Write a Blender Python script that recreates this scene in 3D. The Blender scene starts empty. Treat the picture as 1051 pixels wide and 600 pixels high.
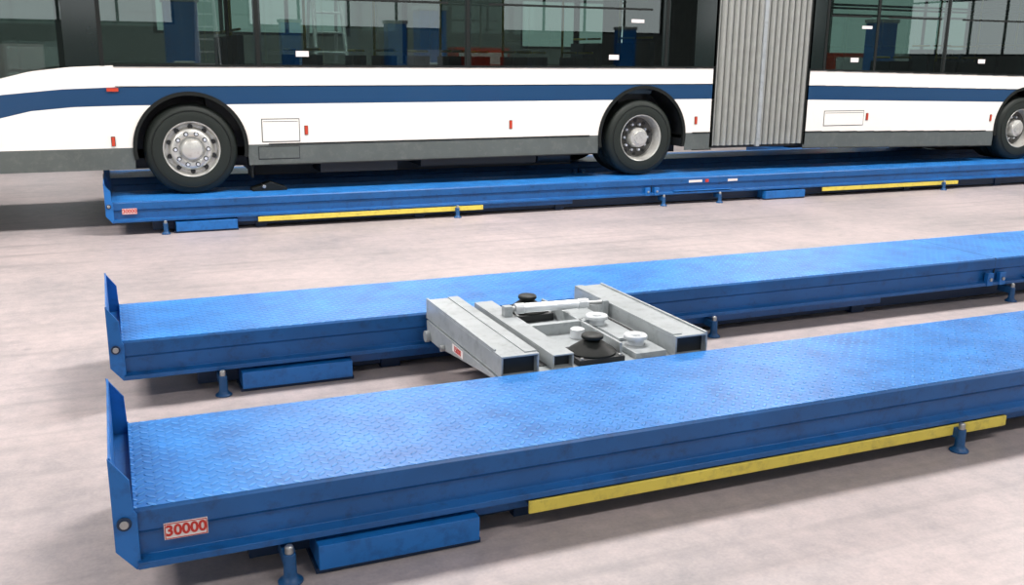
import bpy, math
from mathutils import Matrix, Vector
import random
random.seed(4)
sc=bpy.context.scene
try:
    sc.view_settings.view_transform='Standard'; sc.view_settings.look='None'
except Exception: pass
COL=bpy.context.collection

# ------------------------------------------------------------ materials
def new_mat(name):
    m=bpy.data.materials.new(name); m.use_nodes=True
    nt=m.node_tree; b=nt.nodes['Principled BSDF']
    return m,nt,b
def N(nt,t,**k):
    n=nt.nodes.new(t)
    for a,v in k.items(): setattr(n,a,v)
    return n
def mth(nt,op,a,b=None,c=None):
    n=N(nt,'ShaderNodeMath',operation=op)
    for i,v in enumerate((a,b,c)):
        if v is None: continue
        if isinstance(v,(int,float)): n.inputs[i].default_value=v
        else: nt.links.new(v,n.inputs[i])
    return n.outputs[0]
def paint(name,col,rough=.4,metal=0,var=.12,scale=3.0,bump=0,bscale=60,spec=.5,coat=0,grime=None):
    m,nt,b=new_mat(name)
    tc=N(nt,'ShaderNodeTexCoord'); no=N(nt,'ShaderNodeTexNoise'); no.inputs['Scale'].default_value=scale; no.inputs['Detail'].default_value=6
    nt.links.new(tc.outputs['Object'],no.inputs['Vector'])
    mx=N(nt,'ShaderNodeMix',data_type='RGBA')
    mx.inputs[6].default_value=[max(0,c*(1-var)) for c in col]+[1]; mx.inputs[7].default_value=[min(1,c*(1+var)) for c in col]+[1]
    nt.links.new(no.outputs['Fac'],mx.inputs[0]); last=mx.outputs[2]
    if grime:
        n3=N(nt,'ShaderNodeTexNoise'); n3.inputs['Scale'].default_value=14; n3.inputs['Detail'].default_value=10; n3.inputs['Roughness'].default_value=.7
        nt.links.new(tc.outputs['Object'],n3.inputs['Vector'])
        k=N(nt,'ShaderNodeMapRange'); k.inputs[1].default_value=.50; k.inputs[2].default_value=.72; k.inputs[4].default_value=.8; nt.links.new(n3.outputs['Fac'],k.inputs[0])
        m2=N(nt,'ShaderNodeMix',data_type='RGBA'); nt.links.new(k.outputs[0],m2.inputs[0]); nt.links.new(last,m2.inputs[6]); m2.inputs[7].default_value=(*grime,1); last=m2.outputs[2]
    nt.links.new(last,b.inputs['Base Color'])
    b.inputs['Roughness'].default_value=rough; b.inputs['Metallic'].default_value=metal
    b.inputs['Specular IOR Level'].default_value=spec; b.inputs['Coat Weight'].default_value=coat
    if bump:
        n2=N(nt,'ShaderNodeTexNoise'); n2.inputs['Scale'].default_value=bscale
        nt.links.new(tc.outputs['Object'],n2.inputs['Vector'])
        bp=N(nt,'ShaderNodeBump'); bp.inputs['Strength'].default_value=bump; bp.inputs['Distance'].default_value=.005
        nt.links.new(n2.outputs['Fac'],bp.inputs['Height']); nt.links.new(bp.outputs[0],b.inputs['Normal'])
    return m
def emis(name,col,s):
    m,nt,b=new_mat(name); b.inputs['Base Color'].default_value=(0,0,0,1)
    b.inputs['Emission Color'].default_value=(*col,1); b.inputs['Emission Strength'].default_value=s
    return m

BLUE_S=paint('blue_steel_paint',(.005,.090,.29),.38,var=.4,scale=3.5,grime=(.004,.037,.12))
BLUE_L=paint('blue_light_paint',(.008,.135,.43),.42,var=.25,grime=(.005,.065,.22))
BLUE_F=paint('blue_foot_paint',(.006,.07,.20),.45,var=.3,grime=(.003,.03,.08))
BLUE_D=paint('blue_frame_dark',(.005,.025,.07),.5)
YEL=paint('yellow_guard_paint',(.70,.57,.09),.45,var=.15,grime=(.38,.30,.07))
STEEL=paint('bolt_steel',(.40,.41,.41),.35,.8)
DARK=paint('dark_metal',(.013,.015,.016),.5)
GREY=paint('grey_machine_paint',(.35,.38,.39),.36,.15,var=.2,scale=5,grime=(.20,.22,.22))
GREY_L=paint('pale_zinc',(.60,.63,.65),.3,.25)
CHROME=paint('chrome_rod',(.80,.84,.87),.25,.5)
RUB=paint('rubber_black',(.008,.010,.009),.5,bump=.1,spec=.25)
TYRE=paint('tyre_rubber',(.014,.019,.016),.6,bump=.2,spec=.3)
WHITE=paint('bus_white',(.85,.82,.76),.28,var=.03,coat=.3)
BUSBLUE=paint('bus_stripe_blue',(.006,.045,.12),.3,var=.05,coat=.2)
BUSGREY=paint('bus_skirt_grey',(.085,.10,.095),.45,var=.2,grime=(.13,.14,.13))
BLACKG=paint('black_gloss',(.010,.016,.015),.12,var=.1)
SEAT=paint('seat_fabric',(.03,.06,.09),.8)
INT=paint('interior_panel',(.18,.22,.21),.7)
RIM=paint('rim_alloy',(.60,.60,.56),.3,.55,grime=(.35,.34,.31))
RIMD=paint('rim_dark',(.07,.07,.065),.45,.4)
BELL=paint('bellows_fabric',(.27,.28,.26),.5,var=.2,scale=8)
RED=paint('red_reflector',(.50,.05,.02),.3)
REDT=paint('red_letters',(.50,.03,.02),.5)
PLATE=paint('label_plate',(.74,.68,.66),.5,var=.05)

def tread_mat():
    m,nt,b=new_mat('blue_tread_plate')
    tc=N(nt,'ShaderNodeTexCoord'); mp=N(nt,'ShaderNodeMapping'); mp.inputs['Rotation'].default_value=(0,0,math.radians(45)); mp.inputs['Scale'].default_value=(23,23,23)
    nt.links.new(tc.outputs['Object'],mp.inputs['Vector'])
    sp=N(nt,'ShaderNodeSeparateXYZ'); nt.links.new(mp.outputs[0],sp.inputs[0])
    u,v=sp.outputs[0],sp.outputs[1]
    fu=mth(nt,'SUBTRACT',mth(nt,'FRACT',u),.5); fv=mth(nt,'SUBTRACT',mth(nt,'FRACT',v),.5)
    par=mth(nt,'FLOORED_MODULO',mth(nt,'ADD',mth(nt,'FLOOR',u),mth(nt,'FLOOR',v)),2.0)
    ip=mth(nt,'SUBTRACT',1.0,par)
    a=mth(nt,'ADD',mth(nt,'MULTIPLY',fu,ip),mth(nt,'MULTIPLY',fv,par))
    c=mth(nt,'ADD',mth(nt,'MULTIPLY',fv,ip),mth(nt,'MULTIPLY',fu,par))
    d=mth(nt,'ADD',mth(nt,'POWER',mth(nt,'ABSOLUTE',mth(nt,'DIVIDE',a,.54)),2.0),mth(nt,'POWER',mth(nt,'ABSOLUTE',mth(nt,'DIVIDE',c,.19)),2.0))
    h=N(nt,'ShaderNodeClamp'); nt.links.new(mth(nt,'MULTIPLY',mth(nt,'SUBTRACT',1.0,d),1.6),h.inputs[0])
    bp=N(nt,'ShaderNodeBump'); bp.inputs['Strength'].default_value=.9; bp.inputs['Distance'].default_value=.010
    nt.links.new(h.outputs[0],bp.inputs['Height']); nt.links.new(bp.outputs[0],b.inputs['Normal'])
    no=N(nt,'ShaderNodeTexNoise'); no.inputs['Scale'].default_value=5; no.inputs['Detail'].default_value=10; no.inputs['Roughness'].default_value=.7
    nt.links.new(tc.outputs['Object'],no.inputs['Vector'])
    cr=N(nt,'ShaderNodeValToRGB'); e=cr.color_ramp.elements
    e[0].position=.36; e[0].color=(.008,.120,.40,1); e[1].position=.66; e[1].color=(.018,.22,.64,1)
    nt.links.new(no.outputs['Fac'],cr.inputs[0])
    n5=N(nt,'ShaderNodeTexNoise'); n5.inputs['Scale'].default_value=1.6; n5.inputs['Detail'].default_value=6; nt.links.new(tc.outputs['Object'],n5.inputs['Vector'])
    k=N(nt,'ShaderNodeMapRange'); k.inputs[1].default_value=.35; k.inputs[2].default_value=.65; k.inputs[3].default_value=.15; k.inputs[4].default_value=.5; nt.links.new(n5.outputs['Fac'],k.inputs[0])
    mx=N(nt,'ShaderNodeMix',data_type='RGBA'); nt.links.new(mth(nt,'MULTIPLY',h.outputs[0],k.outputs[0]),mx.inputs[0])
    nt.links.new(cr.outputs[0],mx.inputs[6]); mx.inputs[7].default_value=(.10,.40,.86,1)  # bars lighter: worn paint, plus the tread's bright highlights put into the colour
    nt.links.new(mx.outputs[2],b.inputs['Base Color'])
    b.inputs['Roughness'].default_value=.38
    return m
TREAD=tread_mat()

def floor_mat():
    m,nt,b=new_mat('concrete_floor')
    tc=N(nt,'ShaderNodeTexCoord')
    n1=N(nt,'ShaderNodeTexNoise'); n1.inputs['Scale'].default_value=.7; n1.inputs['Detail'].default_value=10; n1.inputs['Roughness'].default_value=.66
    n2=N(nt,'ShaderNodeTexNoise'); n2.inputs['Scale'].default_value=10; n2.inputs['Detail'].default_value=9; n2.inputs['Roughness'].default_value=.7
    n3=N(nt,'ShaderNodeTexNoise'); n3.inputs['Scale'].default_value=70; n3.inputs['Detail'].default_value=4
    for n in (n1,n2,n3): nt.links.new(tc.outputs['Object'],n.inputs['Vector'])
    cr=N(nt,'ShaderNodeValToRGB'); e=cr.color_ramp.elements
    e[0].position=.37; e[0].color=(.265,.245,.25,1); e[1].position=.61; e[1].color=(.48,.405,.395,1)
    s=mth(nt,'ADD',mth(nt,'MULTIPLY',n1.outputs['Fac'],.50),mth(nt,'ADD',mth(nt,'MULTIPLY',n2.outputs['Fac'],.34),mth(nt,'MULTIPLY',n3.outputs['Fac'],.16)))
    nt.links.new(s,cr.inputs[0])
    mp=N(nt,'ShaderNodeMapping'); mp.inputs['Scale'].default_value=(.3,6.5,1); nt.links.new(tc.outputs['Object'],mp.inputs['Vector'])
    n4=N(nt,'ShaderNodeTexNoise'); n4.inputs['Scale'].default_value=1.2; n4.inputs['Detail'].default_value=7; nt.links.new(mp.outputs[0],n4.inputs['Vector'])
    k=N(nt,'ShaderNodeMapRange'); k.inputs[1].default_value=.53; k.inputs[2].default_value=.73; k.inputs[3].default_value=0; k.inputs[4].default_value=.40; nt.links.new(n4.outputs['Fac'],k.inputs[0])
    vo=N(nt,'ShaderNodeTexVoronoi'); vo.inputs['Scale'].default_value=2.3; nt.links.new(tc.outputs['Object'],vo.inputs['Vector'])
    k2=N(nt,'ShaderNodeMapRange'); k2.inputs[1].default_value=.02; k2.inputs[2].default_value=.08; k2.inputs[3].default_value=.40; k2.inputs[4].default_value=0; nt.links.new(vo.outputs['Distance'],k2.inputs[0])
    mx=N(nt,'ShaderNodeMix',data_type='RGBA'); nt.links.new(mth(nt,'MAXIMUM',k.outputs[0],k2.outputs[0]),mx.inputs[0])
    nt.links.new(cr.outputs[0],mx.inputs[6]); mx.inputs[7].default_value=(.17,.17,.17,1)
    nt.links.new(mx.outputs[2],b.inputs['Base Color'])
    b.inputs['Roughness'].default_value=.42
    bp=N(nt,'ShaderNodeBump'); bp.inputs['Strength'].default_value=.15; bp.inputs['Distance'].default_value=.004
    nt.links.new(n3.outputs['Fac'],bp.inputs['Height']); nt.links.new(bp.outputs[0],b.inputs['Normal'])
    return m
def glass_mat():
    m,nt,b=new_mat('tinted_glass'); nt.nodes.remove(b)
    out=nt.nodes['Material Output']
    tr=N(nt,'ShaderNodeBsdfTransparent'); tr.inputs[0].default_value=(.29,.36,.335,1)
    gl=N(nt,'ShaderNodeBsdfGlossy'); gl.inputs['Roughness'].default_value=.012; gl.inputs[0].default_value=(.9,1,.98,1)
    fr=N(nt,'ShaderNodeFresnel'); fr.inputs[0].default_value=1.8
    mx=N(nt,'ShaderNodeMixShader'); nt.links.new(fr.outputs[0],mx.inputs[0]); nt.links.new(tr.outputs[0],mx.inputs[1]); nt.links.new(gl.outputs[0],mx.inputs[2])
    nt.links.new(mx.outputs[0],out.inputs[0])
    return m
GLASS=glass_mat()

# ------------------------------------------------------------ mesh builder
class MB:
    def __init__(s): s.v=[];s.f=[];s.m=[];s.sm=[];s.mats=[]
    def mi(s,mat):
        if mat not in s.mats: s.mats.append(mat)
        return s.mats.index(mat)
    def add(s,vs,fs,mat,smooth=False):
        o=len(s.v); s.v+= [tuple(p) for p in vs]; i=s.mi(mat)
        for f in fs: s.f.append(tuple(o+k for k in f)); s.m.append(i); s.sm.append(smooth)
    def box(s,x0,x1,y0,y1,z0,z1,mat,M=None):
        vs=[(x0,y0,z0),(x1,y0,z0),(x1,y1,z0),(x0,y1,z0),(x0,y0,z1),(x1,y0,z1),(x1,y1,z1),(x0,y1,z1)]
        if M: vs=[M@Vector(p) for p in vs]
        s.add(vs,[(3,2,1,0),(4,5,6,7),(0,1,5,4),(1,2,6,5),(2,3,7,6),(3,0,4,7)],mat)
    def prism(s,prof,a0,a1,axis,mat,closed=True,caps=True,smooth=False):
        def P(p,a):
            return (a,p[0],p[1]) if axis=='x' else (p[0],a,p[1]) if axis=='y' else (p[0],p[1],a)
        n=len(prof); vs=[P(p,a0) for p in prof]+[P(p,a1) for p in prof]
        fs=[(i,(i+1)%n,n+(i+1)%n,n+i) for i in range(n if closed else n-1)]
        if caps and closed: fs+= [tuple(reversed(range(n))),tuple(range(n,2*n))]
        s.add(vs,fs,mat,smooth)
    def lathe(s,prof,c,axis,mat,seg=32,smooth=True):
        vs=[];fs=[]
        for r,a in prof:
            for k in range(seg):
                t=2*math.pi*k/seg; p,q=r*math.cos(t),r*math.sin(t)
                vs.append((c[0]+a,c[1]+p,c[2]+q) if axis=='x' else (c[0]+p,c[1]+a,c[2]+q) if axis=='y' else (c[0]+p,c[1]+q,c[2]+a))
        for i in range(len(prof)-1):
            for k in range(seg):
                k2=(k+1)%seg; fs.append((i*seg+k,i*seg+k2,(i+1)*seg+k2,(i+1)*seg+k))
        s.add(vs,fs,mat,smooth)
    def cyl(s,c,axis,r,h,mat,seg=24,r2=None):
        r2=r if r2 is None else r2
        s.lathe([(0.0001,0),(r,0),(r2,h),(0.0001,h)],c,axis,mat,seg)
    def rod(s,a,b,r,mat,seg=12):
        a,b=Vector(a),Vector(b); d=b-a; q=d.to_track_quat('Z','Y').to_matrix()
        vs=[];fs=[]
        for t in (0,1):
            for k in range(seg):
                an=2*math.pi*k/seg; vs.append(a+d*t+q@Vector((r*math.cos(an),r*math.sin(an),0)))
        fs=[(k,(k+1)%seg,seg+(k+1)%seg,seg+k) for k in range(seg)]+[tuple(range(seg)),tuple(range(seg,2*seg))]
        s.add(vs,fs,mat,True)
    def obj(s,name,bevel=0,parent=None,normals=True):
        me=bpy.data.meshes.new(name); me.from_pydata(s.v,[],s.f)
        for mt in s.mats: me.materials.append(mt)
        me.polygons.foreach_set('material_index',s.m); me.polygons.foreach_set('use_smooth',s.sm)
        me.update()
        import bmesh
        if normals:
            bm=bmesh.new(); bm.from_mesh(me); bmesh.ops.recalc_face_normals(bm,faces=bm.faces); bm.to_mesh(me); bm.free()
        me.set_sharp_from_angle(angle=math.radians(35))
        o=bpy.data.objects.new(name,me); COL.objects.link(o)
        if bevel:
            bv=o.modifiers.new('bevel','BEVEL'); bv.width=bevel; bv.segments=2; bv.limit_method='ANGLE'; bv.angle_limit=math.radians(40)
        if parent: o.parent=parent
        return o
def text(body,size,loc,rot,mat,parent,name='lettering',ext=.0008):
    c=bpy.data.curves.new(name,'FONT'); c.body=body; c.size=size; c.extrude=ext; c.align_x='CENTER'; c.align_y='CENTER'; c.offset=size*.03
    c.materials.append(mat); o=bpy.data.objects.new(name,c); o.location=loc; o.rotation_euler=rot; COL.objects.link(o); o.parent=parent
    return o

# ------------------------------------------------------------ room
X0,X1,Y0,Y1,ZC=-13,26,-8,21,7.5
b=MB(); b.box(X0,X1,Y0,Y1,-.2,0,floor_mat()); b.obj('floor')
WALL=paint('wall_paint',(.20,.22,.215),.8); CEIL=paint('ceiling_paint',(.26,.275,.275),.9)
b=MB(); b.box(X0,X1,Y0,Y1,ZC,ZC+.2,CEIL)
for i in range(7): b.box(X0,X1,Y0+2+i*4,Y0+2.3+i*4,ZC-.5,ZC-.001,CEIL)
b.obj('ceiling')
SKY=emis('daylight_pane',(.95,.98,1.0),2.3)
SKY2=emis('daylight_pane_far',(.78,.95,.92),1.3)
def wall(name,axis,pos,a0,a1,out,win,sky):
    b=MB(); t0,t1=(pos,pos+out*.25) if out>0 else (pos+out*.25,pos)
    def bx(u0,u1,z0,z1,mat,d0=t0,d1=t1,bb=b):
        if axis=='y': bb.box(u0,u1,d0,d1,z0,z1,mat)
        else: bb.box(d0,d1,u0,u1,z0,z1,mat)
    cur=a0
    for (u0,u1,z0,z1) in win:
        bx(cur,u0,0,ZC,WALL); bx(u0,u1,0,z0,WALL); bx(u0,u1,z1,ZC,WALL); cur=u1
    bx(cur,a1,0,ZC,WALL); b.obj(name)
    for i,(u0,u1,z0,z1) in enumerate(win):
        w=MB(); m=(t0+t1)/2
        bx(u0,u1,z0,z1,sky,m-.01,m+.01,w)
        n=max(2,int((u1-u0)/1.3))
        for k in range(n+1):
            u=u0+(u1-u0)*k/n; u=min(max(u,u0+.04),u1-.04); bx(u-.04,u+.04,z0,z1,DARK,m-.05,m+.05,w)
        for z in (z0+.03,(z0+z1)/2,z1-.03): bx(u0,u1,z-.03,z+.03,DARK,m-.045,m+.045,w)
        w.obj('window_%s_%d'%(name[5:],i+1))
wall('wall_front','y',Y0,X0,X1,-1,[(-11,-6,2.6,5.5),(-4,2,2.6,5.5),(4,10,2.6,5.5),(12,18,2.6,5.5),(19.5,24.5,2.6,5.5)],SKY)
wall('wall_back','y',Y1,X0,X1,1,[(-9,-4,1.8,4.2),(1,5,2.2,4.2),(9,13.5,2.0,4.2),(18,23,1.8,4.2)],SKY2)
wall('wall_left','x',X0,Y0,Y1,-1,[(-5,3,2,5.5),(7,14,2,5.5)],SKY)
wall('wall_right','x',X1,Y0,Y1,1,[(-5,3,2,5.5),(8,15,2,5.5)],SKY)

# ------------------------------------------------------------ ceiling lamps
def area(name,loc,rot,sx,sy,p,col=(1,1,1)):
    l=bpy.data.lights.new(name,'AREA'); l.shape='RECTANGLE'; l.size=sx; l.size_y=sy; l.energy=p; l.color=col
    o=bpy.data.objects.new(name,l); o.location=loc; o.rotation_euler=rot; COL.objects.link(o); return o
for i,x in enumerate((-5,4,13)):
    for j,(y,LP) in enumerate(((-.5,250),(7.6,860),(16,480))):
        h=MB(); h.box(x-1.9,x+1.9,y-.6,y+.6,6.96,7.0,GREY_L); h.box(x-.02,x+.02,y-.02,y+.02,6.99,7.5,DARK)
        h.obj('ceiling_lamp')
        area('lamp_light',(x,y,6.94),(0,0,0),3.7,1.1,LP,(1,.955,.93))

# ------------------------------------------------------------ lift platforms
ZD,ZF,W=.344,.134,.841
def platform(Yf,name,outer,L=15.0):
    # outer=1: outboard side faces -Y, outer=-1: outboard side faces +Y
    b=MB(); Yb=Yf+W; XS=-.028
    def prof(yf,s):
        return [(yf,ZD-.012),(yf,.262),(yf+s*.014,.250),(yf+s*.014,.168),(yf-s*.028,.158),(yf-s*.028,ZF),(yf+s*.05,ZF)]
    f=prof(Yf,1); r=prof(Yb,-1)
    outline=[(Yf+.012,ZD-.0005),*f,*reversed(r),(Yb-.012,ZD-.0005)]
    b.prism(outline,XS,L,'x',BLUE_S)
    b.box(XS,L,Yf+.010,Yb-.010,ZD-.004,ZD,TREAD)
    b.prism([(-.092,.215),(-.084,.215),(-.084,.54),(-.092,.54)],Yf-.004,Yb+.004,'y',BLUE_L)
    ck=[(-.094,.205),(-.034,ZF-.004),(-.018,ZF-.004),(-.018,.33),(-.028,.345),(-.032,.455),(-.094,.542)]
    b.prism(ck,Yf-.014,Yf-.002,'y',BLUE_L); b.prism(ck,Yb+.002,Yb+.014,'y',BLUE_L)
    b.box(-.085,XS,Yf,Yb,.29,.30,BLUE_S)
    b.cyl((-.060,Yf-.030,.305),'y',.015,.016,STEEL,12); b.cyl((-.060,Yf-.024,.305),'y',.024,.010,BLUE_D,16)
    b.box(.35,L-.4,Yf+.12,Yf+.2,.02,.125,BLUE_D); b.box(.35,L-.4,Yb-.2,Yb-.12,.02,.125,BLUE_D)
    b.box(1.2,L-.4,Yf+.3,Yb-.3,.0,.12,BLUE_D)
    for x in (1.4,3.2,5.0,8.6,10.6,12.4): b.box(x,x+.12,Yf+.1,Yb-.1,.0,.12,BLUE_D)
    b.box(1.2,5.2,Yf+.03,Yf+.045,.075,.134,BLUE_S)
    for s,y in ((1,Yf),(-1,Yb)):
        def bx(x0,x1,d0,d1,z0,z1,m):
            a,c=y+s*d0,y+s*d1; b.box(x0,x1,min(a,c),max(a,c),z0,z1,m)
        if s==outer:
            for x0,x1 in ((1.41,4.0),(9.0,11.5)):
                bx(x0,x1,-.032,-.020,.074,.126,YEL)
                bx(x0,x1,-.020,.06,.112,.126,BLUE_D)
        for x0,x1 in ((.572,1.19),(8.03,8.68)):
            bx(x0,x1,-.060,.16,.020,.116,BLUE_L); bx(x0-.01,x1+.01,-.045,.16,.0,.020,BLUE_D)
        for x in (.468,3.67,6.45,7.3,11.2,14.2):
            yy=y-s*.060
            b.lathe([(.001,0),(.045,0),(.045,.008),(.030,.018),(.024,.03),(.022,.112),(.001,.114)],(x,yy,0),'z',BLUE_F,20)
            b.lathe([(.001,.112),(.016,.112),(.016,.138),(.010,.144),(.001,.144)],(x,yy,0),'z',STEEL,12)
            bx(x-.022,x+.022,-.05,.06,.065,.115,BLUE_F)
        bx(6.20,6.26,-.036,.0,.135,.235,BLUE_L); bx(6.33,6.39,-.036,.0,.135,.235,BLUE_L)
        bx(6.62,7.5,-.034,.012,.170,.178,BLUE_L)
        for x in (6.23,6.36): b.cyl((x,y-s*.036-(.012 if s>0 else 0),.185),'y',.014,.012,STEEL,8)
    b.box(6.30,6.304,Yf-.0006,Yb+.0006,.17,ZD+.0012,DARK)
    o=b.obj(name,bevel=.004)
    if outer==1:
        p=MB(); p.box(.062,.205,Yf-.0045,Yf-.0005,.216,.276,PLATE)
        for z in (.2175,.2715): p.box(.064,.203,Yf-.0052,Yf-.0045,z,z+.003,REDT)
        for x in (.064,.200): p.box(x,x+.003,Yf-.0052,Yf-.0045,.2175,.2745,REDT)
        p.obj('capacity_plate',parent=o)
        text('30000',.054,(.1335,Yf-.0056,.2465),(math.pi/2,0,0),REDT,o)
        q=MB(); q.box(6.85,7.05,Yf-.004,Yf,.275,.305,PLATE); q.box(7.1,7.15,Yf-.004,Yf,.27,.31,REDT); q.box(7.45,7.6,Yf-.004,Yf,.27,.30,PLATE); q.obj('maker_plate',parent=o)
    return o
Y1f,Y2f,Y3f,Y4f=3.175,5.241,10.42,12.49
platform(Y1f,'lift_platform',1); platform(Y2f,'lift_platform',-1); platform(Y3f,'lift_platform',1); platform(Y4f,'lift_platform',-1)

# ------------------------------------------------------------ axle jack trolley
def trolley():
    b=MB(); ya,yb=4.047,5.236; z0,z1=.312,.424
    def tube(x0,x1,za,zb,y0,y1,t=.010,m=GREY):
        b.box(x0,x1,y0,y1,zb-t,zb,m); b.box(x0,x1,y0,y1,za,za+t,m)
        b.box(x0,x0+t,y0,y1,za+t,zb-t,m); b.box(x1-t,x1,y0,y1,za+t,zb-t,m)
        b.box(x0+t,x1-t,y0+.04,y0+.05,za+t,zb-t,DARK)  # dark sheet inside the open end stands in for the tube's inner shade
    tube(1.655,1.855,z0,z1,ya,yb); tube(2.635,2.83,z0,z1,ya,yb)
    b.box(1.655,1.668,ya+.1,yb,z1,z1+.010,GREY); b.box(2.817,2.83,ya,yb,z1,z1+.010,GREY)
    b.box(1.79,1.855,ya+.03,yb,z1,z1+.006,GREY); b.box(2.635,2.69,ya+.03,yb,z1,z1+.006,GREY)
    b.box(1.855,2.635,ya-.01,yb-.02,.300,.316,GREY)
    b.box(1.855,2.635,ya-.014,ya-.004,.286,.330,GREY)
    tube(1.945,2.06,.316,.392,ya+.03,yb-.04,.008)
    b.box(1.857,1.944,ya+.1,yb-.05,.316,.320,DARK)  # dark sheet on the base plate, painting the shade of the gap
    b.box(2.36,2.375,ya+.1,yb-.1,.316,.392,GREY)
    b.box(2.42,2.60,ya+.03,yb-.05,.316,.348,GREY)
    b.box(2.06,2.42,4.60,4.64,.316,.392,GREY); b.box(2.06,2.36,4.36,4.72,.316,.33,GREY)
    b.box(2.44,2.60,4.3,4.75,.348,.365,GREY)
    pr=[(5.19,.312),(5.17,.205),(4.98,.205),(4.62,.245),(4.1,.295),(4.1,.312)]
    b.prism(pr,1.642,1.654,'x',GREY); b.prism(pr,2.831,2.843,'x',GREY)
    for x in (1.615,2.843): b.cyl((x,5.14,.228),'x',.034,.027,GREY,20); b.cyl((x,4.86,.235),'x',.018,.027,STEEL,16)
    for x in (1.75,2.73):
        for y in (4.062,5.15): b.box(x-.05,x+.05,y,y+.03,.20,.312,GREY)
    # low jack pads: square flanged base, flared rubber boot, round saddle
    for (x,y,k,zb) in ((2.22,4.19,1.0,.330),(2.22,5.03,.95,.340)):
        b.box(x-.13*k,x+.13*k,y-.12*k,y+.12*k,.316,zb+.018,DARK)
        pr=[(.001,.018),(.125*k,.018),(.127*k,.026),(.118*k,.034),(.085*k,.056),(.062*k,.072),(.050*k,.080),(.034,.084),(.034,.090),(.054*k,.091),(.058*k,.096),(.058*k,.108),(.050*k,.114),(.022,.116),(.001,.116)]
        b.lathe(pr,(x,y,zb),'z',RUB,32)
        for t in range(4):
            a=math.pi/4+t*math.pi/2; b.cyl((x+.155*k*math.cos(a),y+.145*k*math.sin(a),zb+.016),'z',.010,.010,STEEL,6)
    # horizontal hydraulic cylinder with end caps
    A,B=Vector((2.06,4.84,.430)),Vector((2.50,4.79,.436))
    b.rod(A,B,.028,CHROME,24)
    for t in (0,.86): b.rod(A.lerp(B,t),A.lerp(B,t+.12),.031,GREY_L,24)
    b.rod((2.50,4.79,.436),(2.60,4.779,.437),.013,STEEL,16)
    b.rod((2.0,4.847,.429),(2.06,4.84,.430),.015,STEEL,16)
    b.box(1.99,2.04,4.82,4.87,.392,.45,GREY); b.box(2.585,2.62,4.755,4.805,.316,.45,GREY)
    for (x,y,z) in ((2.46,4.60,.365),(2.50,4.23,.348)):
        b.lathe([(.001,0),(.048,0),(.048,.03),(.064,.032),(.064,.050),(.056,.056),(.048,.050),(.030,.050),(.028,.060),(.001,.062)],(x,y,z),'z',GREY_L,32)
    b.lathe([(.001,0),(.040,0),(.040,.05),(.030,.056),(.001,.057)],(2.29,4.50,.33),'z',GREY_L,24)
    b.rod((2.58,4.3,.362),(2.58,4.7,.362),.010,DARK); b.rod((1.88,4.3,.33),(1.88,5.1,.33),.010,DARK)
    o=b.obj('axle_jack_trolley',bevel=.003)
    p=MB(); p.box(1.6385,1.6415,4.55,4.72,.262,.302,PLATE); p.obj('capacity_plate',parent=o)
    text('15000',.044,(1.6378,4.635,.282),(math.pi/2,0,-math.pi/2),REDT,o)
trolley()

# ------------------------------------------------------------ bus
YB,YB2=10.75,13.30
WX=[.811,6.325,13.10]; WR=.482; WZ=ZD+WR
AR=[.575,.63,.60]
def lerp(x,pts):
    if x<=pts[0][0]: return pts[0][1]
    for (a,p),(c,q) in zip(pts,pts[1:]):
        if x<=c:
            t=(x-a)/(c-a); return p+(q-p)*t
    return pts[-1][1]
XF,XE=-1.95,7.38; XR,XRE=8.89,16.4
def tilt(x): return -.016*(x-8.83) if x>8 else .003*(x-1)
def rows(x):
    t=tilt(x)
    skirt=.640+t; g=.862+t
    sb=lerp(x,[(-1.95,.93),(-1.4,1.08),(-.97,1.185),(-.7,1.25),(-.3,1.285),(.2,1.295),(20,1.295)])+t
    st=lerp(x,[(-1.95,1.22),(-1.4,1.34),(-.95,1.41),(-.4,1.462),(.2,1.484),(20,1.484)])+t
    be=lerp(x,[(-1.95,1.30),(-1.4,1.45),(-.93,1.568),(-.67,1.636),(-.31,1.68),(.1,1.698),(20,1.698)])+t
    return [skirt,g,sb,st,be,2.86,3.12]
PIL=[(-.34,.02),(1.51,1.59),(3.90,3.98),(6.56,6.66),(7.05,7.45),(8.80,9.15),(10.0,10.06),(11.28,11.36),(13.9,14.0),(16.2,16.5),(-1.95,-1.85)]
def side(y,name,parent,xa,xb):
    b=MB(); xs=[];x=xa
    while x<xb-1e-6:
        xs.append(x)
        near=any(abs(x-w)<.66 for w in WX); x+= .0125 if near else .06
    xs.append(xb)
    for p,q in PIL:
        for c in (p,q):
            if xa<c<xb: xs.append(c)
    xs=sorted(set(round(v,4) for v in xs))
    mats=[BUSGREY,WHITE,BUSBLUE,WHITE,GLASS,WHITE]
    def colz(x):
        z=rows(x); lo=z[0]
        for w,a in zip(WX,AR):
            if abs(x-w)<a: lo=max(lo,WZ+.02+math.sqrt(a*a-(x-w)**2))
        return [max(k,lo) for k in z]
    for a,c in zip(xs,xs[1:]):
        za,zc=colz(a),colz(c); mid=(a+c)/2
        for i in range(6):
            if za[i+1]-za[i]<1e-5 and zc[i+1]-zc[i]<1e-5: continue
            m=mats[i]
            if i==4 and any(p<mid<q for p,q in PIL): m=BLACKG
            b.add([(a,y,za[i]),(c,y,zc[i]),(c,y,zc[i+1]),(a,y,za[i+1])],[(0,1,2,3)],m)
    return b.obj(name,parent=parent,normals=False)
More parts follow.
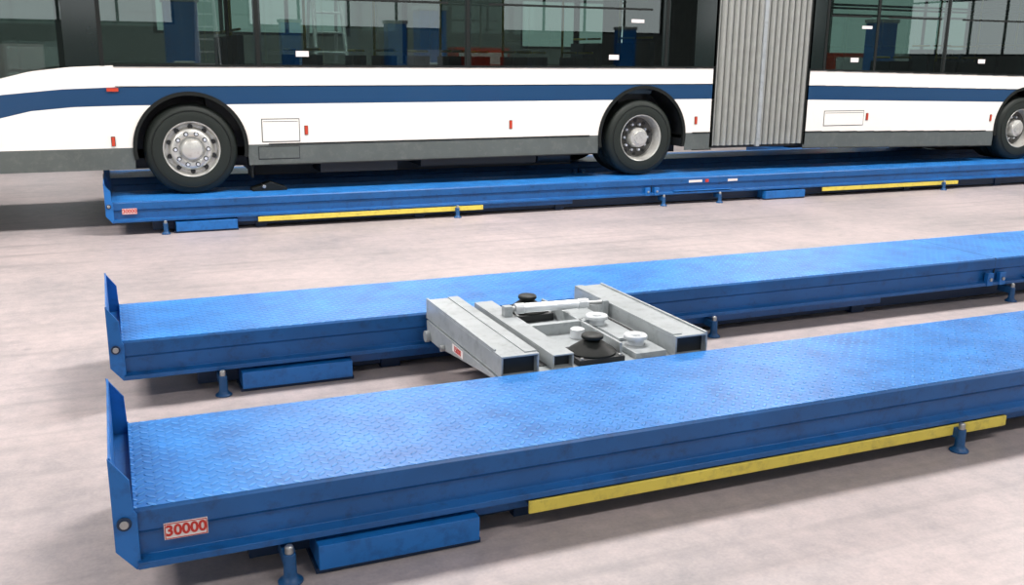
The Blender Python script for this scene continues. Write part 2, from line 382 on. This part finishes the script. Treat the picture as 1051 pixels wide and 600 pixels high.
def bus():
    root=bpy.data.objects.new('articulated_bus',None); COL.objects.link(root)
    for s,(xa,xb) in enumerate(((XF,XE),(XR,XRE))):
        side(YB,'side_panel_%d'%(2*s+1),root,xa,xb); side(YB2,'side_panel_%d'%(2*s+2),root,xa,xb)
        b=MB()
        pr=[(YB,3.12),(YB+.06,3.24),(YB+.2,3.32),(YB+.5,3.35),(YB2-.5,3.35),(YB2-.2,3.32),(YB2-.06,3.24),(YB2,3.12),(YB2-.02,3.06),(YB+.02,3.06)]
        b.prism(pr,xa,xb,'x',WHITE)
        b.obj('roof',parent=root,bevel=0)
        b=MB()
        b.box(xa+.05,xb-.05,YB+.02,YB2-.02,2.98,3.05,INT)
        cuts=[w for w in WX if xa<w<xb]; cur=xa+.05
        for w in cuts:
            b.box(cur,w-.62,YB+.03,YB2-.03,.70,.80,DARK); b.box(w-.62,w+.62,YB+.5,YB2-.5,.70,.80,DARK)
            arc=[(w+.66*math.cos(t*math.pi/12),WZ+.02+.66*math.sin(t*math.pi/12)) for t in range(13)]; arc2=[(w-.64*math.cos(t*math.pi/12),WZ+.02+.64*math.sin(t*math.pi/12)) for t in range(13)]
            b.prism(arc+arc2,YB+.01,YB+.55,'y',DARK); b.prism(arc+arc2,YB2-.55,YB2-.01,'y',DARK)
            b.box(w-.62,w+.62,YB+.5,YB+.53,.62,1.5,DARK); b.box(w-.62,w+.62,YB2-.53,YB2-.5,.62,1.5,DARK)
            cur=w+.62
        b.box(cur,xb-.05,YB+.03,YB2-.03,.70,.80,DARK)
        for y in (YB+.03,YB2-.05):
            segs=[xa+.05]+sum([[w-.7,w+.7] for w in cuts],[])+[xb-.05]
            for i in range(0,len(segs),2):
                a0=max(segs[i],.02) if xa<0 else segs[i]
                if segs[i+1]>a0: b.box(a0,segs[i+1],y,y+.02,.8,1.60,INT)
        b.box(xa+.4,xb-.1,YB+.75,YB+.9,.56,.70,DARK); b.box(xa+.4,xb-.1,YB2-.9,YB2-.75,.56,.70,DARK)
        for w in cuts: b.rod((w,YB+.2,WZ),(w,YB2-.2,WZ),.07,DARK,16)
        b.box(xa+1.5+2.0,xb-1.7,YB+.75,YB2-.75,.44,.70,DARK)  # underbody box, dark and added so the space under the bus stays dark
        b.obj('chassis',parent=root)
        b=MB(); x=xa+2.9
        while x<xb-.7:
            for y in (YB+.12,YB+.58,YB2-1.02,YB2-.56):
                zf=.80 if not any(abs(x-w)<.9 for w in WX) else 1.0
                b.box(x,x+.45,y,y+.42,zf+.38,zf+.46,SEAT)
                b.box(x+.40,x+.47,y,y+.42,zf+.42,zf+1.02,SEAT,)
                b.box(x+.05,x+.4,y+.15,y+.27,zf,zf+.38,DARK)
                b.rod((x+.44,y+.02,zf+1.08),(x+.44,y+.40,zf+1.08),.014,YEL,8)
            b.rod((x+.45,YB+1.03,.8),(x+.45,YB+1.03,2.98),.017,YEL,8)
            x+=.85
        b.rod((xa+1,YB+.9,2.62),(xb-.1,YB+.9,2.62),.016,GREY_L,8); b.rod((xa+1,YB2-.9,2.62),(xb-.1,YB2-.9,2.62),.016,GREY_L,8)
        b.obj('seats',parent=root)
    b=MB()
    for z0,z1,m in ((.64,.93,BUSGREY),(.93,1.30,WHITE),(2.86,3.12,WHITE)): b.box(XF-.02,XF,YB,YB2,z0,z1,m)
    b.box(XF-.015,XF-.005,YB+.06,YB2-.06,1.30,2.86,GLASS); b.box(XF-.02,XF,YB,YB+.06,1.3,2.86,BLACKG); b.box(XF-.02,XF,YB2-.06,YB2,1.3,2.86,BLACKG)
    for y in (YB+.3,YB2-.6): b.box(XF-.03,XF-.02,y,y+.3,.98,1.12,CHROME)
    b.box(-1.5,-1.1,YB+.35,YB+.9,1.15,1.3,SEAT); b.box(-1.15,-1.05,YB+.35,YB+.9,1.2,2.0,SEAT)
    b.lathe([(.21,-.015),(.225,0),(.21,.015),(.195,0),(.21,-.015)],(-1.62,YB+.62,1.55),'x',DARK,24)
    b.box(-.4,-.34,YB+.1,YB+1.1,.8,2.6,INT)
    z=tilt(XRE)
    for z0,z1,m in ((.64+z,.87+z,BUSGREY),(.87+z,1.30+z,WHITE),(1.30+z,1.49+z,BUSBLUE),(1.49+z,1.9,WHITE),(1.9,2.86,GLASS),(2.86,3.12,WHITE)): b.box(XRE-.01,XRE+.01,YB,YB2,z0,z1,m)
    b.obj('end_faces',parent=root)
    b=MB()
    for x in (.0,1.55,3.94,6.62,9.15,10.03,11.32,13.95):
        for y in (YB-.006,YB2): b.box(x-.02,x+.02,y,y+.006,rows(x)[4],2.86,RUB)
    for xa,xb in ((.1,XE),(XR,XRE)):
        n=24
        for k in range(n):
            a=xa+(xb-xa)*k/n; c=xa+(xb-xa)*(k+1)/n; z=rows((a+c)/2)
            b.box(a,c,YB-.008,YB,z[4]-.012,z[4]+.010,RUB); b.box(a,c,YB-.005,YB,z[3]+.0,z[3]+.006,BLACKG)
            if not any(abs((a+c)/2-w)<.8 for w in WX): b.box(a,c,YB-.008,YB,z[1]-.006,z[1]+.006,RUB); b.box(a,c,YB-.008,YB,z[0]-.008,z[0]+.004,DARK)
    for xa,xb in ((.2,1.4),(1.8,3.7),(4.2,6.4),(9.2,9.9),(10.2,11.2),(11.6,13.7)): b.box(xa,xb,YB-.004,YB,2.40,2.425,RUB)
    for w,a in zip(WX,AR):
        pts_o=[];pts_i=[]
        for t in range(-2,35):
            an=math.pi*t/32
            pts_o.append((w+(a+.012)*math.cos(an),WZ+.02+(a+.012)*math.sin(an))); pts_i.append((w+(a-.028)*math.cos(an),WZ+.02+(a-.028)*math.sin(an)))
        for i in range(len(pts_o)-1):
            b.prism([pts_o[i],pts_o[i+1],pts_i[i+1],pts_i[i]],YB-.014,YB+.03,'y',RUB)
    b.box(1.42,1.44,YB+.03,YB+.35,.50,.86,RUB)
    b.box(2.2,3.1,YB+.12,YB+.6,.52,.70,DARK); b.box(3.4,4.9,YB+.15,YB+.7,.55,.70,DARK); b.cyl((5.0,YB+.4,.60),'x',.09,.45,DARK,16)
    b.obj('trim_strips',parent=root)
    b=MB()
    for x0,x1,z0,z1 in ((1.545,1.96,.885,1.14),(9.22,9.93,.93,1.14)):
        b.box(x0,x1,YB-.003,YB,z0,z1,BUSGREY); b.box(x0+.010,x1-.010,YB-.006,YB,z0+.010,z1-.010,WHITE); b.box(x0+.02,x1-.02,YB-.007,YB,z1-.035,z1-.028,BUSGREY)
    b.box(1.50,1.95,YB-.003,YB,.70,.84,DARK); b.box(1.508,1.942,YB-.006,YB-.002,.708,.832,BUSGREY)
    for x,z in ((2.03,1.01),(4.49,1.03),(7.12,1.04),(9.99,1.05),(.04,.93),(12.4,1.0)):
        b.box(x-.015,x+.015,YB-.012,YB,z-.045,z+.045,RED); b.box(x-.020,x+.020,YB-.006,YB,z-.05,z+.05,BLACKG)
    b.box(.02,.13,YB-.012,YB,1.435,1.47,RED)
    for x in (1.95,5.8,9.6,12): b.box(x,x+.14,YB-.003,YB-.001,1.80,1.86,PLATE)
    for x in (6.1,9.75): b.box(x,x+.18,YB-.003,YB-.001,2.25,2.29,PLATE)
    b.obj('hatches',parent=root)
    def wheel(x,front,y0,sgn):
        b=MB(); c=(x,y0,WZ); S=lambda pr:[(r,a*sgn) for r,a in pr]
        R=WR
        b.lathe(S([(.285,.02),(.30,.0),(.34,-.006),(.40,.0),(.445,.012),(.465,.03),(R-.006,.045),(R,.07),(R,.115),(R-.012,.117),(R-.012,.125),(R,.127),(R,.175),(R-.012,.177),(R-.012,.185),(R,.187),(R,.235),(R-.006,.26),(.46,.28),(.40,.30),(.30,.30),(.285,.28)]),c,'y',TYRE,64)
        b.lathe(S([(.40,-.0015),(.402,-.004),(.41,-.004),(.412,-.0005)]),c,'y',RUB,64)
        if front:
            b.lathe(S([(.30,.012),(.292,.0),(.284,.004),(.275,.03),(.268,.07),(.262,.075)]),c,'y',RIM,64)
            b.lathe(S([(.262,.075),(.235,.075),(.22,.05),(.205,.018),(.19,.008),(.145,.006),(.135,.012),(.13,.03),(.128,.03)]),c,'y',RIM,64)
            b.lathe(S([(.128,.03),(.115,.03),(.112,-.01),(.10,-.03),(.07,-.042),(.001,-.045)]),c,'y',RIM,40)
            for k in range(10):
                t=2*math.pi*k/10; b.cyl((x+.168*math.cos(t),y0+(.010 if sgn>0 else -.01)-sgn*.034,WZ+.168*math.sin(t)),'y',.017,.034*sgn,CHROME,6)
                b.cyl((x+.168*math.cos(t),y0-sgn*.001+sgn*.004,WZ+.168*math.sin(t)),'y',.026,.004*sgn,DARK,12)
                t+=math.pi/10; b.cyl((x+.238*math.cos(t),y0+sgn*.050,WZ+.238*math.sin(t)),'y',.026,.026*sgn,DARK,14)
        else:
            b.lathe(S([(.30,.012),(.292,.0),(.284,.004),(.275,.03),(.262,.09),(.255,.15)]),c,'y',RIM,64)
            b.lathe(S([(.255,.15),(.235,.165),(.14,.175),(.13,.17)]),c,'y',RIMD,64)
            b.lathe(S([(.13,.17),(.125,.06),(.115,.045),(.085,.04),(.08,.02),(.001,.018)]),c,'y',RIM,40)
            for k in range(10):
                t=2*math.pi*k/10; b.cyl((x+.168*math.cos(t),y0+sgn*.13,WZ+.168*math.sin(t)),'y',.017,.045*sgn,CHROME,6)
                t+=math.pi/10; b.cyl((x+.215*math.cos(t),y0+sgn*.158,WZ+.215*math.sin(t)),'y',.022,.012*sgn,DARK,14)
            c2=(x,y0+sgn*.33,WZ)
            b.lathe(S([(.285,.02),(.34,-.006),(.445,.012),(R,.05),(R,.22),(.40,.24),(.285,.24)]),c2,'y',TYRE,48)
        b.obj('wheel',parent=root)
    for i,x in enumerate(WX):
        wheel(x,i==0,YB+.03,1); wheel(x,i==0,YB2-.03,-1)
    b=MB(); n=16; xa,xb=XE-.02,XR+.02
    for (yy,sg) in ((YB+.015,1),(YB2-.015,-1)):
        pts=[]
        for k in range(n):
            a=xa+(xb-xa)*k/n; w=(xb-xa)/n
            pts+=[(a,yy+sg*.12),(a+w*.20,yy+sg*.02),(a+w*.36,yy-sg*.0),(a+w*.50,yy-sg*.004),(a+w*.64,yy-sg*.0),(a+w*.80,yy+sg*.02)]
        pts.append((xb,yy+sg*.12))
        back=[(p[0],p[1]+sg*.012) for p in reversed(pts)]
        b.prism(pts+back,.70,3.2,'z',BELL,smooth=True)
    pts=[]
    for k in range(n):
        a=xa+(xb-xa)*k/n; w=(xb-xa)/n; pts+=[(a,3.12),(a+w*.3,3.2),(a+w*.7,3.2)]
    pts.append((xb,3.12)); b.prism(pts+[(p[0],p[1]-.012) for p in reversed(pts)],YB+.03,YB2-.03,'y',BELL)
    mx=(xa+xb)/2
    b.box(mx-.025,mx+.025,YB-.002,YB+.05,.68,3.2,GREY); b.box(mx-.025,mx+.025,YB2-.05,YB2+.002,.68,3.2,GREY)
    b.box(xa,xb,YB+.14,YB2-.14,.70,.78,DARK); b.box(xa-.02,xb+.02,YB+.10,YB+.14,.66,.74,DARK)
    b.box(xa-.01,xa+.035,YB,YB+.06,.68,3.2,RUB); b.box(xb-.035,xb+.01,YB,YB+.06,.68,3.2,RUB)
    b.obj('bellows',parent=root)
bus()

# ------------------------------------------------------------ wheel chock
b=MB(); b.prism([(1.42,ZD+.002),(1.80,ZD+.002),(1.80,ZD+.03),(1.62,ZD+.10),(1.50,ZD+.05),(1.42,ZD+.03)],10.80,10.98,'y',RUB)
b.rod((1.55,10.79,ZD+.05),(1.55,10.99,ZD+.05),.02,STEEL); b.obj('wheel_chock',bevel=.003)

# ------------------------------------------------------------ workshop equipment seen through / in the glass
def column_lift(x,y):
    b=MB(); b.box(x-.25,x+.25,y-.2,y+.2,0,2.6,BLUE_L); b.box(x-.45,x+.45,y-.7,y+.3,0,.12,BLUE_S); b.box(x-.3,x+.3,y-.35,y-.2,.4,.9,BLUE_S)
    b.box(x-.15,x+.15,y-.23,y-.2,1.2,1.7,PLATE); b.box(x-.28,x+.28,y-.22,y+.22,2.6,2.68,GREY); b.obj('mobile_column_lift',bevel=.01)
for p in ((-2.5,16.5),(1.2,16.5),(5.5,17.0),(12.5,16.0),(15.5,16.5),(-5,-3.5),(4.5,-4),(7.0,-3.0),(14,-3.5)): column_lift(*p)
def ladder(x,y):
    b=MB()
    for s in (-1,1):
        b.rod((x+s*.3,y-.8,0),(x+s*.2,y,3.4),.035,GREY_L); b.rod((x+s*.3,y+.8,0),(x+s*.2,y,3.4),.03,GREY_L)
    for k in range(1,11):
        t=k/11; b.rod((x-.3+.1*t,y-.8+.8*t,3.4*t),(x+.3-.1*t,y-.8+.8*t,3.4*t),.02,GREY_L)
    b.obj('step_ladder')
ladder(3.4,16); ladder(2.5,-4.5); ladder(9.5,16.5)
def cabinet(x,y,m):
    b=MB(); b.box(x-.6,x+.6,y-.3,y+.3,.05,2.0,m)
    for k in range(4): b.box(x-.55,x+.55,y-.32,y-.3,.15+k*.45,.55+k*.45,GREY_L)
    b.box(x-.6,x+.6,y-.25,y+.25,0,.05,DARK); b.obj('tool_cabinet',bevel=.01)
for x,m in ((-1,GREY),(7.5,RED),(10.8,PLATE),(17.5,RED),(19,GREY)): cabinet(x,19.8,m)
for x,m in ((-2,PLATE),(9,GREY_L),(11,RED)): cabinet(x,-7.2,m)

# ------------------------------------------------------------ world + camera
w=bpy.data.worlds.new('World'); sc.world=w; w.use_nodes=True
w.node_tree.nodes['Background'].inputs[0].default_value=(.6,.7,.8,1); w.node_tree.nodes['Background'].inputs[1].default_value=.5
f,p,y,r=977.2413,.2431,.3990,.0112
cp,sp,cy,sy=math.cos(p),math.sin(p),math.cos(y),math.sin(y)
F=Vector((sy*cp,cy*cp,-sp)); R=Vector((cy,-sy,0)); U=R.cross(F)
R,U=math.cos(r)*R+math.sin(r)*U, math.cos(r)*U-math.sin(r)*R
cd=bpy.data.cameras.new('camera'); co=bpy.data.objects.new('camera',cd); COL.objects.link(co)
M=Matrix((R,U,-F)).transposed().to_4x4(); M.translation=(0,0,1.83); co.matrix_world=M
cd.sensor_fit='HORIZONTAL'; cd.sensor_width=36; cd.lens=f/1051*36; cd.clip_start=.05; cd.clip_end=200
sc.camera=co
